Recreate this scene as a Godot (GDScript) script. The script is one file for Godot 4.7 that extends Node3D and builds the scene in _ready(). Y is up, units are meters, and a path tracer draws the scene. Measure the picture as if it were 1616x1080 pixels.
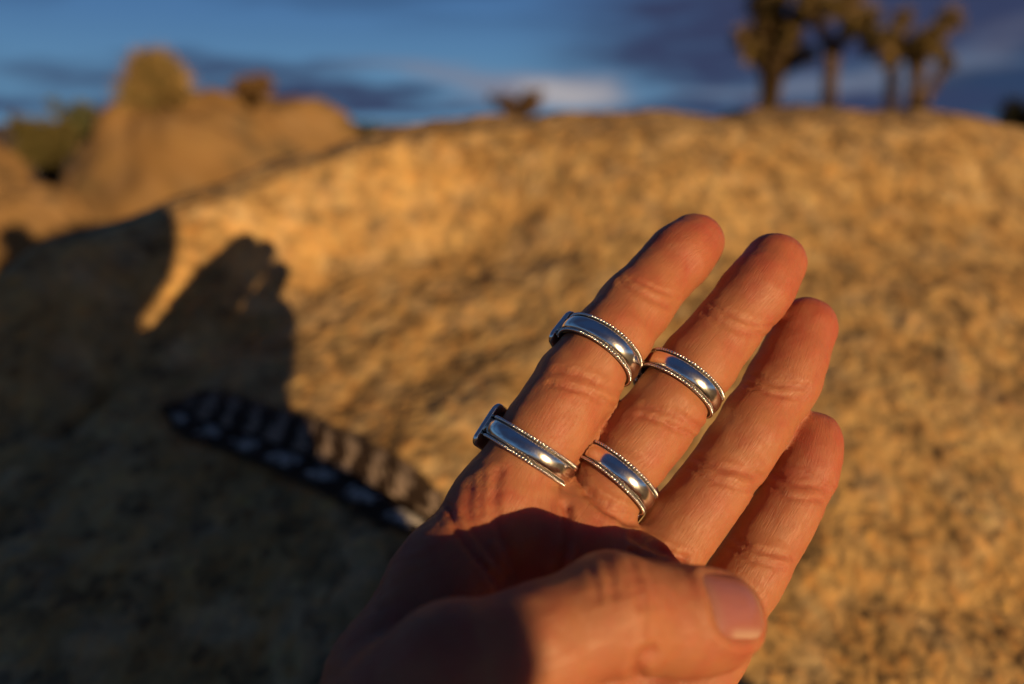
extends Node3D

const FPX := 1150.0          # focal length in pixels of a 1616 x 1080 picture
const EYE := 1.55            # height of the lens above the ground
const PITCH := 16.7          # degrees the camera looks down

var cam_basis: Basis
var cam_pos := Vector3(0, EYE, 0)
var rng := RandomNumberGenerator.new()
var n1 := FastNoiseLite.new()
var n2 := FastNoiseLite.new()
var n3 := FastNoiseLite.new()
var names := {}


# ---------------------------------------------------------------- small helpers
func numbered(called: String) -> String:
	if not names.has(called):
		names[called] = 0
		return called
	names[called] += 1
	return "%s_%03d" % [called, names[called]]


func tag(o: Node, label: String, category: String, group := "", kind := "") -> Node:
	if label: o.set_meta("label", label)
	if category: o.set_meta("category", category)
	if group: o.set_meta("group", group)
	if kind: o.set_meta("kind", kind)
	return o


func thing(called: String, label: String, category: String, at := Vector3.ZERO, group := "") -> Node3D:
	var o := Node3D.new()
	o.name = numbered(called)
	add_child(o)
	o.position = at
	tag(o, label, category, group)
	return o


func part(called: String, mesh: Mesh, m: Material, parent: Node = null) -> MeshInstance3D:
	var o := MeshInstance3D.new()
	o.mesh = mesh
	o.material_override = m
	if parent == null:
		o.name = numbered(called)
		add_child(o)
	else:
		o.name = called
		parent.add_child(o, true)
	return o


func at(px: float, py: float, d: float) -> Vector3:      # picture point at a depth, in the camera's own axes
	return Vector3((px - 808.0) / FPX * d, (540.0 - py) / FPX * d, -d)


func to_world(p: Vector3) -> Vector3:
	return cam_basis * p + cam_pos


func place(px: float, py: float, d: float) -> Vector3:
	return to_world(at(px, py, d))


func curve(xs: Array, ys: Array, x: float) -> float:      # smooth interpolation through given points
	var n := xs.size()
	if x <= xs[0]:
		return ys[0] + (x - xs[0]) * (ys[1] - ys[0]) / (xs[1] - xs[0])
	if x >= xs[n - 1]:
		return ys[n - 1] + (x - xs[n - 1]) * (ys[n - 1] - ys[n - 2]) / (xs[n - 1] - xs[n - 2])
	var i := 0
	while x > xs[i + 1]:
		i += 1
	var t: float = (x - xs[i]) / (xs[i + 1] - xs[i])
	var y0: float = ys[maxi(i - 1, 0)]
	var y3: float = ys[mini(i + 2, n - 1)]
	return cubic_interpolate(ys[i], ys[i + 1], y0, y3, t)


func mesh_of(v: PackedVector3Array, idx: PackedInt32Array, col := PackedColorArray(), uv := PackedVector2Array(), nor := PackedVector3Array()) -> ArrayMesh:
	if nor.is_empty():
		nor.resize(v.size())
		for t in range(0, idx.size(), 3):
			var a := idx[t]
			var b := idx[t + 1]
			var c := idx[t + 2]
			var f := (v[c] - v[a]).cross(v[b] - v[a])
			nor[a] += f
			nor[b] += f
			nor[c] += f
		for i in nor.size():
			nor[i] = nor[i].normalized()
	var arr := []
	arr.resize(Mesh.ARRAY_MAX)
	arr[Mesh.ARRAY_VERTEX] = v
	arr[Mesh.ARRAY_NORMAL] = nor
	arr[Mesh.ARRAY_INDEX] = idx
	if col.size(): arr[Mesh.ARRAY_COLOR] = col
	if uv.size(): arr[Mesh.ARRAY_TEX_UV] = uv
	var m := ArrayMesh.new()
	m.add_surface_from_arrays(Mesh.PRIMITIVE_TRIANGLES, arr)
	return m


func grid_index(nu: int, nv: int, closed := false) -> PackedInt32Array:   # quads of a grid whose rows of nu run one after another
	var idx := PackedInt32Array()
	for j in nv - 1:
		for i in (nu if closed else nu - 1):
			var a := j * nu + i
			var b := j * nu + (i + 1) % nu
			idx.append_array([a, a + nu, b, b, a + nu, b + nu])
	return idx


class Builder:      # collects triangles with colours
	var v := PackedVector3Array()
	var nor := PackedVector3Array()
	var col := PackedColorArray()
	var idx := PackedInt32Array()

	func tri(a: Vector3, b: Vector3, c: Vector3, k: Color) -> void:
		var n := (c - a).cross(b - a).normalized()
		var s := v.size()
		v.append_array([a, b, c])
		nor.append_array([n, n, n])
		col.append_array([k, k, k])
		idx.append_array([s, s + 1, s + 2])

	func tube(pts: PackedVector3Array, rad: PackedFloat32Array, sides: int, k: Color, rough := 0.0, noise: FastNoiseLite = null) -> void:
		var s := v.size()
		var n := pts.size()
		var up := Vector3(0.31, 0.2, 0.93)
		for i in n:
			var dir := (pts[mini(i + 1, n - 1)] - pts[maxi(i - 1, 0)]).normalized()
			var e := dir.cross(up).normalized()
			var f := dir.cross(e)
			for j in sides:
				var a := TAU * j / sides
				var o := e * cos(a) + f * sin(a)
				var r := rad[i]
				if noise:
					r *= 1.0 + rough * noise.get_noise_3dv((pts[i] + o * r) * 8.0)
				v.append(pts[i] + o * r)
				nor.append(o)
				col.append(k)
		for i in n - 1:
			for j in sides:
				var a := s + i * sides + j
				var b := s + i * sides + (j + 1) % sides
				idx.append_array([a, b, a + sides, b, b + sides, a + sides])
		for e in 2:
			var c := v.size()
			var o := s if e == 0 else s + (n - 1) * sides
			v.append(pts[0] if e == 0 else pts[n - 1])
			nor.append((pts[0] - pts[1]).normalized() if e == 0 else (pts[n - 1] - pts[n - 2]).normalized())
			col.append(k)
			for j in sides:
				idx.append_array([c, o + j, o + (j + 1) % sides] if e == 1 else [c, o + (j + 1) % sides, o + j])

	func mesh() -> ArrayMesh:
		var arr := []
		arr.resize(Mesh.ARRAY_MAX)
		arr[Mesh.ARRAY_VERTEX] = v
		arr[Mesh.ARRAY_NORMAL] = nor
		arr[Mesh.ARRAY_COLOR] = col
		arr[Mesh.ARRAY_INDEX] = idx
		var m := ArrayMesh.new()
		m.add_surface_from_arrays(Mesh.PRIMITIVE_TRIANGLES, arr)
		return m


# ---------------------------------------------------------------- smooth bodies: tapered capsules joined by a smooth minimum, meshed with surface nets
class Flesh:
	var a := PackedVector3Array()
	var ba := PackedVector3Array()
	var inv := PackedFloat32Array()
	var ra := PackedFloat32Array()
	var dr := PackedFloat32Array()
	var grp := PackedInt32Array()
	var inside := [0.008, 0.002, 0.002, 0.002, 0.002, 0.004]     # smoothing inside each group
	# result
	var v := PackedVector3Array()
	var nor := PackedVector3Array()
	var idx := PackedInt32Array()

	func bone(g: int, p: Vector3, q: Vector3, rp: float, rq: float) -> void:
		a.append(p)
		ba.append(q - p)
		inv.append(1.0 / maxf((q - p).length_squared(), 1e-12))
		ra.append(rp)
		dr.append(rq - rp)
		grp.append(g)

	func one(i: int, p: Vector3) -> float:
		var pa := p - a[i]
		var h := clampf(pa.dot(ba[i]) * inv[i], 0.0, 1.0)
		return (pa - ba[i] * h).length() - ra[i] - dr[i] * h

	func dist(p: Vector3, use: PackedInt32Array) -> float:      # use is sorted by group; group 0 is the palm
		var base := 1e3
		var best := 1e3
		var acc := 1e3
		var g := -1
		for i in use:
			var gi := grp[i]
			if gi != g:
				if g == 0:
					base = acc
				elif g > 0:
					best = blend(best, acc, 0.0016)
				g = gi
				acc = 1e3
			var pa := p - a[i]
			var h := clampf(pa.dot(ba[i]) * inv[i], 0.0, 1.0)
			var d := (pa - ba[i] * h).length() - ra[i] - dr[i] * h
			acc = blend(acc, d, inside[g])
		if g == 0:
			base = acc
		elif g > 0:
			best = blend(best, acc, 0.0016)
		return blend(base, best, 0.0045)

	static func blend(x: float, y: float, k: float) -> float:
		var h := k - absf(x - y)
		if h <= 0.0 or k == 0.0:
			return minf(x, y)
		return minf(x, y) - h * h * 0.25 / k

	func net(lo: Vector3, hi: Vector3, cell: float) -> void:
		const B := 8
		var order := range(grp.size())
		order.sort_custom(func(x, y): return grp[x] < grp[y] if grp[x] != grp[y] else x < y)
		var nb := Vector3i(((hi - lo) / (cell * B)).ceil())
		var n := nb * B + Vector3i.ONE
		var sx := 1
		var sy := n.x
		var sz := n.x * n.y
		var val := PackedFloat32Array()
		val.resize(n.x * n.y * n.z)
		val.fill(99.0)
		var vid := PackedInt32Array()
		vid.resize(n.x * n.y * n.z)
		vid.fill(-1)
		var active: Array[Vector3i] = []
		var diag := cell * B * 0.87
		for bz in nb.z:
			for by in nb.y:
				for bx in nb.x:
					var c := lo + (Vector3(bx, by, bz) + Vector3.ONE * 0.5) * cell * B
					var use := PackedInt32Array()
					var least := 1e3
					for i in order:
						var d := one(i, c)
						least = minf(least, d)
						if d < diag + cell * 12.0:
							use.append(i)
					if use.is_empty() or least > diag + 0.002 or dist(c, use) < -diag - 0.012:
						continue
					active.append(Vector3i(bx, by, bz))
					for k in B + 1:
						for j in B + 1:
							var at := (bx * B) + (by * B + j) * sy + (bz * B + k) * sz
							for i in B + 1:
								if val[at + i] > 98.0:
									val[at + i] = dist(lo + Vector3(bx * B + i, by * B + j, bz * B + k) * cell, use)
		var off := [0, sx, sy, sx + sy, sz, sz + sx, sz + sy, sz + sx + sy]
		var pos: Array[Vector3] = []
		for k in 8:
			pos.append(Vector3(k & 1, (k >> 1) & 1, (k >> 2) & 1))
		var edges := [[0, 1], [2, 3], [4, 5], [6, 7], [0, 2], [1, 3], [4, 6], [5, 7], [0, 4], [1, 5], [2, 6], [3, 7]]
		for b in active:
			for k in B:
				for j in B:
					for i in B:
						var at := b.x * B + i + (b.y * B + j) * sy + (b.z * B + k) * sz
						var s := 0
						for q in 8:
							if val[at + off[q]] < 0.0:
								s += 1
						if s == 0 or s == 8:
							continue
						var w := PackedFloat32Array()
						for q in 8:
							w.append(val[at + off[q]])
						var sum := Vector3.ZERO
						var m := 0
						for e in edges:
							var x := w[e[0]]
							var y := w[e[1]]
							if (x < 0.0) != (y < 0.0):
								sum += pos[e[0]].lerp(pos[e[1]], x / (x - y))
								m += 1
						vid[at] = v.size()
						v.append(lo + (Vector3(b.x * B + i, b.y * B + j, b.z * B + k) + sum / m) * cell)
						nor.append(Vector3(w[1] + w[3] + w[5] + w[7] - w[0] - w[2] - w[4] - w[6], w[2] + w[3] + w[6] + w[7] - w[0] - w[1] - w[4] - w[5], w[4] + w[5] + w[6] + w[7] - w[0] - w[1] - w[2] - w[3]).normalized())
		var step := [sx, sy, sz]
		for b in active:
			for k in B:
				for j in B:
					for i in B:
						var at := b.x * B + i + (b.y * B + j) * sy + (b.z * B + k) * sz
						if vid[at] < 0:
							continue
						var here := val[at] < 0.0
						for ax in 3:
							if (val[at + step[ax]] < 0.0) == here:
								continue
							var u: int = step[(ax + 1) % 3]
							var t: int = step[(ax + 2) % 3]
							if at - u - t < 0:
								continue
							var q0 := vid[at]
							var q1 := vid[at - u]
							var q2 := vid[at - u - t]
							var q3 := vid[at - t]
							if q1 < 0 or q2 < 0 or q3 < 0:
								continue
							if here:
								idx.append_array([q0, q3, q2, q0, q2, q1])
							else:
								idx.append_array([q0, q1, q2, q0, q2, q3])


func chain(f: Flesh, g: int, pts: Array) -> void:         # pts: [px, py, depth, half width in pixels]
	for i in pts.size() - 1:
		var p: Array = pts[i]
		var q: Array = pts[i + 1]
		f.bone(g, at(p[0], p[1], p[2]), at(q[0], q[1], q[2]), p[3] * p[2] / FPX, q[3] * q[2] / FPX)


# ---------------------------------------------------------------- materials
func plain(c: Color, rough := 0.9) -> StandardMaterial3D:
	var m := StandardMaterial3D.new()
	m.albedo_color = c.linear_to_srgb()
	m.roughness = rough
	m.metallic_specular = 0.3
	return m


func tinted(rough := 0.9, spec := 0.3) -> StandardMaterial3D:
	var m := StandardMaterial3D.new()
	m.vertex_color_use_as_albedo = true
	m.roughness = rough
	m.metallic_specular = spec
	return m


func noise_bytes(kind: int, freq: float, size: int, sd: int, octaves := 1, ret := 0) -> PackedByteArray:
	var f := FastNoiseLite.new()
	f.noise_type = kind
	f.frequency = freq
	f.seed = sd
	f.fractal_type = FastNoiseLite.FRACTAL_FBM if octaves > 1 else FastNoiseLite.FRACTAL_NONE
	f.fractal_octaves = octaves
	f.cellular_return_type = ret
	var im := f.get_seamless_image(size, size)
	im.convert(Image.FORMAT_L8)
	return im.get_data()


func granite(scale: float, relief: float) -> StandardMaterial3D:
	const N := 1024
	var grain := noise_bytes(FastNoiseLite.TYPE_CELLULAR, 0.06, N, 3, 1, FastNoiseLite.RETURN_CELL_VALUE)
	var gap := noise_bytes(FastNoiseLite.TYPE_CELLULAR, 0.06, N, 3, 1, FastNoiseLite.RETURN_DISTANCE)
	var fine := noise_bytes(FastNoiseLite.TYPE_SIMPLEX, 0.03, N, 9, 4)
	var wide := noise_bytes(FastNoiseLite.TYPE_SIMPLEX, 0.008, N, 21, 4)
	var col := Image.create(N, N, false, Image.FORMAT_RGB8)
	var hgt := Image.create(N, N, false, Image.FORMAT_L8)
	var cd := PackedByteArray()
	var hd := PackedByteArray()
	cd.resize(N * N * 3)
	hd.resize(N * N)
	for i in N * N:
		var g := grain[i] / 255.0
		var w := wide[i] / 255.0
		var s := fine[i] / 255.0
		var r := 0.86 + 0.26 * (g - 0.5) + 0.24 * (w - 0.5) + 0.28 * (s - 0.5)
		var dark := smoothstep(0.80, 0.93, g + (0.5 - w) * 0.7)          # mica and hornblende
		var pale := smoothstep(0.80, 0.95, 1.0 - g + (w - 0.5) * 0.4)       # quartz and feldspar
		var rust := smoothstep(0.52, 0.72, s) * 0.8
		var c := Color(r, r * lerpf(0.95, 0.85, rust), r * lerpf(0.90, 0.70, rust)).lerp(Color(0.22, 0.21, 0.24), dark * 0.6).lerp(Color(0.97, 0.95, 0.93), pale * 0.55)
		cd[i * 3] = clampi(int(c.r * 255.0), 0, 255)
		cd[i * 3 + 1] = clampi(int(c.g * 255.0), 0, 255)
		cd[i * 3 + 2] = clampi(int(c.b * 255.0), 0, 255)
		hd[i] = clampi(int(255.0 * (0.15 + 0.35 * s + 0.25 * w + 0.3 * g - 0.25 * gap[i] / 255.0)), 0, 255)
	col.set_data(N, N, false, Image.FORMAT_RGB8, cd)
	hgt.set_data(N, N, false, Image.FORMAT_L8, hd)
	var m := StandardMaterial3D.new()
	m.vertex_color_use_as_albedo = true
	m.albedo_texture = ImageTexture.create_from_image(col)
	m.heightmap_enabled = true
	m.heightmap_texture = ImageTexture.create_from_image(hgt)
	m.heightmap_scale = relief
	m.uv1_triplanar = true
	m.uv1_world_triplanar = true
	m.uv1_scale = Vector3.ONE * scale
	m.roughness = 0.85
	m.metallic_specular = 0.35
	return m


func skin_material() -> StandardMaterial3D:
	const N := 1024                     # 24 mm a side: furrows run along v, with short cross wrinkles
	var f := FastNoiseLite.new()
	f.noise_type = FastNoiseLite.TYPE_SIMPLEX
	f.fractal_octaves = 3
	f.frequency = 1.0
	var cell := noise_bytes(FastNoiseLite.TYPE_CELLULAR, 0.05, N, 5, 1, FastNoiseLite.RETURN_DISTANCE2_SUB)
	var hd := PackedByteArray()
	hd.resize(N * N)
	for j in N:
		for i in N:
			# wrapped in u by a circle, in v by a slow drift
			var ang := TAU * i / N
			var bx := cos(ang)
			var by := sin(ang)
			var vv := 3.0 * j / N
			var lines := 1.0 - absf(f.get_noise_3d(bx * 7.0, by * 7.0, vv * 0.4)) * 2.6
			var fine := 1.0 - absf(f.get_noise_3d(bx * 15.0, by * 15.0, vv * 0.9 + 40.0)) * 2.2
			var cross_ := 1.0 - absf(f.get_noise_3d(bx * 5.0 + 70.0, by * 5.0, vv * 10.0)) * 2.2
			var c := cell[j * N + i] / 255.0
			var h := 0.85 - 0.34 * pow(maxf(lines, 0.0), 5.0) - 0.18 * pow(maxf(fine, 0.0), 4.0) - 0.10 * pow(maxf(cross_, 0.0), 5.0) + 0.05 * (c - 0.5)
			hd[j * N + i] = clampi(int(255.0 * h), 0, 255)
	var im := Image.create_from_data(N, N, false, Image.FORMAT_L8, hd)
	var m := StandardMaterial3D.new()
	m.vertex_color_use_as_albedo = true
	m.roughness = 0.5
	m.metallic_specular = 0.42
	m.heightmap_enabled = true
	m.heightmap_texture = ImageTexture.create_from_image(im)
	m.heightmap_scale = 0.015
	m.subsurf_scatter_enabled = true
	m.subsurf_scatter_strength = 0.28
	return m


# ---------------------------------------------------------------- sky
func make_sky() -> ImageTexture:
	const W := 2048
	const H := 1024
	var im := Image.create(W, H, false, Image.FORMAT_RGBF)
	var cl := FastNoiseLite.new()
	cl.noise_type = FastNoiseLite.TYPE_SIMPLEX
	cl.fractal_octaves = 5
	cl.frequency = 1.0
	cl.seed = 12
	# cloud strokes: azimuth and elevation of the middle, half length, half height (degrees), tilt, cover, tone
	var strokes := [
		[-22.0, 3.4, 13.0, 0.8, 0.02, 0.7, 0], [-40.0, 4.6, 5.0, 1.6, 0.0, 0.9, 0], [-12.0, 1.7, 12.0, 0.75, -0.03, 0.85, 0], [-34.0, 1.3, 12.0, 0.9, 0.0, 0.7, 0],
		[1.6, 2.5, 6.0, 1.0, -0.05, 0.95, 1], [-4.0, 3.5, 8.0, 0.7, -0.04, 0.5, 1], [4.0, 2.9, 4.5, 0.55, -0.12, 0.6, 1], [4.6, 2.2, 3.8, 0.9, -0.13, 1.0, 3],
		[23.0, 6.8, 18.0, 3.6, -0.06, 1.0, 0], [15.0, 4.0, 11.0, 1.8, -0.05, 0.8, 0], [34.0, 2.0, 10.0, 2.0, 0.02, 0.95, 2], [20.0, 0.9, 13.0, 1.3, 0.0, 0.85, 0], [36.0, 9.0, 14.0, 2.4, 0.1, 0.8, 0],
		[28.5, 3.3, 4.5, 0.8, 0.22, 0.35, 1], [20.0, 2.2, 8.0, 0.7, 0.0, 0.4, 1], [33.0, 5.6, 5.0, 0.9, 0.25, 0.15, 1],
	]
	var tones := [Color(0.032, 0.042, 0.096), Color(0.185, 0.200, 0.265), Color(0.011, 0.018, 0.052), Color(0.36, 0.345, 0.37)]
	for y in H:
		var el := 90.0 - (y + 0.5) / H * 180.0
		var skip := 1 if el > -1.0 and el < 16.0 else 8
		if y % skip != 0 and skip == 8:
			continue
		for x in range(0, W, skip):
			var az := wrapf((x + 0.5) / W * 360.0, -180.0, 180.0)       # 0 is straight ahead of the camera
			var e := deg_to_rad(maxf(el, 0.0))
			var d := Vector3(cos(e) * sin(deg_to_rad(az)), sin(e), -cos(e) * cos(deg_to_rad(az)))
			var up := d.y
			var c := Color(0.100, 0.225, 0.370).lerp(Color(0.060, 0.150, 0.320), smoothstep(0.03, 0.16, up)).lerp(Color(0.014, 0.034, 0.095), smoothstep(0.14, 0.6, up))
			# the low sun behind the camera to the right
			var toward := d.dot(Vector3(0.5577, 0.1283, 0.8201))
			c = c.lerp(Color(0.42, 0.30, 0.22), 0.25 * pow(maxf(toward, 0.0), 8.0))
			# broken cloud deck, drawn on a plane overhead so that it closes up towards the horizon
			var pl := Vector2(d.x, d.z) / (up + 0.09)
			var q := cl.get_noise_2d(pl.x * 0.42 + 3.7, pl.y * 0.9 + 1.3)
			var deck := smoothstep(-0.10, 0.30, q + 0.10) * smoothstep(0.09, 0.22, up)
			c = c.lerp(Color(0.016, 0.025, 0.060).lerp(Color(0.30, 0.20, 0.17), 0.3 * pow(maxf(toward, 0.0), 6.0)), 0.8 * deck)
			if el < 16.0 and absf(az) < 75.0:
				var wob := cl.get_noise_2d(az * 0.05, el * 0.30 + 9.0)
				var wisp := cl.get_noise_2d(az * 0.14 + 50.0, el * 0.9)
				for s in strokes:
					var dx: float = az - s[0]
					var dy: float = el - s[1] - s[4] * dx + wob * 1.1
					var r2 := pow(dx / s[2], 2.0) + pow(dy / s[3], 2.0)
					if r2 < 4.0:
						var k: float = s[5] * exp(-r2 * r2 * 0.9) * clampf(1.15 + 0.5 * wisp, 0.0, 1.25)
						c = c.lerp(tones[s[6]], clampf(k, 0.0, 1.0))
			if el < 0.0:
				c = Color(0.06, 0.05, 0.04)
			if skip == 1:
				im.set_pixel((x + W) % W, y, c)
			else:
				im.fill_rect(Rect2i(x, y, 8, 8), c)
	return ImageTexture.create_from_image(im)


# ---------------------------------------------------------------- the granite boulder in front
const BX := [-1.2, -0.8, -0.5, -0.37, -0.31, -0.168, -0.07, 0.1, 0.2, 0.4, 0.53, 0.8, 1.2, 1.7]
const BT := [-1.4, -0.75, -0.29, -0.138, -0.070, -0.024, 0.002, 0.010, 0.014, 0.018, 0.002, -0.06, -0.30, -1.2]
const BZ := [-0.2, -0.32, -0.44, -0.52, -0.58, -0.72, -0.79, -0.83, -0.85, -0.87, -0.87, -0.83, -0.7, -0.6]


func boulder_base(x: float, z: float) -> float:         # height above the lens
	var top := curve(BX, BT, x)
	var u := z - curve(BX, BZ, x)
	var h := top
	if u > 0.0:
		var right := smoothstep(-0.08, 0.2, x)
		h -= (0.38 + 0.12 * right) * (sqrt(u * u + 0.04) - 0.2) + lerpf(0.075, 0.035, right) * smoothstep(0.10, 0.21 + 0.1 * right, u + 0.03 * n1.get_noise_2d(x * 2.2, 4.0))
		h -= 7.0 * maxf(0.0, z + 0.08) * smoothstep(-0.08, 0.02, z)
	else:
		h -= 1.3 * (sqrt(u * u + 0.0225) - 0.15)
	return h


const CRACK := [Vector2(-0.262, -0.395), Vector2(-0.255, -0.43), Vector2(-0.235, -0.475), Vector2(-0.215, -0.52)]


func boulder_height(x: float, z: float) -> float:
	var h := boulder_base(x, z)
	var calm := lerpf(1.0, 0.55, smoothstep(-0.1, 0.25, x))
	h += 0.007 * calm * n1.get_noise_2d(x * 5.0, z * 5.0) + 0.0012 * n1.get_noise_2d(x * 13.0 + 9.0, z * 13.0)
	h += 0.0006 * n2.get_noise_2d(x * 34.0, z * 34.0) + 0.0013 * calm * n3.get_noise_2d(x * 85.0, z * 85.0) + 0.0008 * n2.get_noise_2d(x * 190.0, z * 190.0)
	h -= 0.016 * exp(-pow((x - 0.215) / 0.022, 2.0) - pow((z + 0.84) / 0.05, 2.0)) + 0.008 * exp(-pow((x - 0.40) / 0.03, 2.0) - pow((z + 0.85) / 0.05, 2.0))
	var pit := n2.get_noise_2d(x * 19.0 + 31.0, z * 19.0 + 7.0)
	h -= 0.0018 * calm * smoothstep(0.36, 0.7, pit)
	for i in CRACK.size() - 1:
		var c := Geometry2D.get_closest_point_to_segment(Vector2(x, z), CRACK[i], CRACK[i + 1])
		var d := c.distance_to(Vector2(x, z)) + 0.003 * n3.get_noise_2d(x * 60.0, z * 60.0)
		h -= 0.013 * exp(-pow(d / 0.006, 2.0))
	return h


func on_boulder(px: float, py: float) -> Vector3:        # where the sight line through a picture point meets the boulder
	var dir := place(px, py, 1.0) - cam_pos
	var t := 0.2
	while t < 2.0:
		var p := dir * t
		if p.y < boulder_height(p.x, p.z):
			return cam_pos + p
		t += 0.002
	return cam_pos + dir


func rows(spans: Array) -> PackedFloat32Array:           # [from, to, step] spans
	var out := PackedFloat32Array()
	for s in spans:
		var n := int(round((s[1] - s[0]) / s[2]))
		for i in n:
			out.append(s[0] + (s[1] - s[0]) * i / n)
	out.append(spans[-1][1])
	return out


func rock_color(p: Vector3) -> Color:
	var w := n1.get_noise_3dv(p * 9.0)
	var s := n2.get_noise_3dv(p * 22.0 + Vector3.ONE * 5.0)
	var t := n3.get_noise_3dv(p * 70.0)
	var c := Color(0.57, 0.430, 0.205).lerp(Color(0.53, 0.370, 0.155), clampf(0.5 + 1.1 * w, 0.0, 1.0)).lerp(Color(0.61, 0.49, 0.28), clampf(s * 1.6, 0.0, 0.8))
	var varnish := smoothstep(0.22, 0.6, 0.7 * n1.get_noise_3dv(p * 12.0 + Vector3(8, 3, 1)) + 0.5 * s) * (0.5 + 0.9 * clampf(t + 0.3, 0.0, 0.6))
	return c.lerp(Color(0.17, 0.105, 0.075), clampf(varnish, 0.0, 0.85) * 0.38)


func make_boulder(m: Material) -> void:
	var xs := rows([[-1.15, -0.5, 0.03], [-0.5, 0.78, 0.0038], [0.72, 1.65, 0.03]])
	var zs := rows([[-1.9, -1.05, 0.04], [-1.05, -0.93, 0.012], [-0.93, -0.22, 0.0038], [-0.22, 0.0, 0.015], [0.0, 0.22, 0.02]])
	var v := PackedVector3Array()
	var col := PackedColorArray()
	for z in zs:
		for x in xs:
			var p := Vector3(x, maxf(EYE + boulder_height(x, z), -0.1), z)
			v.append(p)
			col.append(rock_color(p))
	var o := part("boulder", mesh_of(v, grid_index(xs.size(), zs.size()), col), m)
	tag(o, "large golden granite boulder in front, with the feather and the hand's shadow on it", "boulder")


func stone(radius: Vector3, sd: int, rough: float, box := 2.6) -> ArrayMesh:     # a weathered boulder
	var v := PackedVector3Array()
	var col := PackedColorArray()
	var f := FastNoiseLite.new()
	f.seed = sd
	f.frequency = 1.0
	f.fractal_octaves = 5
	const NU := 96
	const NV := 56
	for j in NV:
		var t := PI * j / (NV - 1)
		for i in NU:
			var a := TAU * i / NU
			var d := Vector3(sin(t) * cos(a), cos(t), sin(t) * sin(a))
			var k := pow(pow(absf(d.x), box) + pow(absf(d.y), box) + pow(absf(d.z), box), -1.0 / box)
			var r := 1.0 + rough * f.get_noise_3dv(d * 1.3) + rough * 0.5 * (absf(f.get_noise_3dv(d * 3.1 + Vector3.ONE * 7.0)) - 0.3)
			var p := d * k * r * radius
			v.append(p)
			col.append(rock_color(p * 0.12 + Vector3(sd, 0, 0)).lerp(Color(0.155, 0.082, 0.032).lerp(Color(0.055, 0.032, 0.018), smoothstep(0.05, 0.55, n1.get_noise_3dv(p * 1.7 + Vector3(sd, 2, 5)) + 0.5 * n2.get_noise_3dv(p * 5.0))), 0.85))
	return mesh_of(v, grid_index(NU, NV, true), col)


# ---------------------------------------------------------------- plants
func leaf_ball(b: Builder, c: Vector3, r: float, count: int, length: float, width: float, k0: Color, k1: Color, up := 0.0) -> void:
	for i in count:
		var d := Vector3(rng.randf_range(-1, 1), rng.randf_range(-1 + up, 1 + up), rng.randf_range(-1, 1)).normalized()
		var root := c + d * r * rng.randf_range(0.1, 0.75)
		var tip := root + (d + Vector3(rng.randf_range(-0.3, 0.3), rng.randf_range(-0.2, 0.4), rng.randf_range(-0.3, 0.3))).normalized() * length * rng.randf_range(0.6, 1.2)
		var side := d.cross(Vector3(rng.randf_range(-1, 1), rng.randf_range(-1, 1), rng.randf_range(-1, 1))).normalized() * width
		var k := k0.lerp(k1, rng.randf())
		b.tri(root - side, root + side, tip, k)


func shrub(called: String, label: String, where: Vector3, size: Vector3, k0: Color, k1: Color, stems: int, sd: int, group := "", leaf := 0.05) -> void:
	rng.seed = sd
	var o := thing(called, label, "shrub", where, group)
	var s := Builder.new()
	var l := Builder.new()
	for i in stems:
		var a := rng.randf() * TAU
		var out := rng.randf_range(0.25, 0.95)
		var tip := Vector3(cos(a) * out * size.x, size.y * rng.randf_range(0.55, 1.0), sin(a) * out * size.z)
		var mid := tip * 0.5 + Vector3(rng.randf_range(-0.08, 0.08), 0.06, rng.randf_range(-0.08, 0.08)) * size.x
		s.tube(PackedVector3Array([Vector3(0, -0.1, 0), mid, tip]), PackedFloat32Array([0.02, 0.012, 0.004]), 5, Color(0.11, 0.075, 0.05))
		for q in 3:
			leaf_ball(l, mid.lerp(tip, 0.35 + 0.32 * q), size.x * 0.24, 42, leaf, leaf * 0.18, k0, k1, 0.3)
	part("stem", s.mesh(), tinted(), o)
	tag(part("foliage", l.mesh(), tinted(0.7), o), "", "", "", "stuff")


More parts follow.
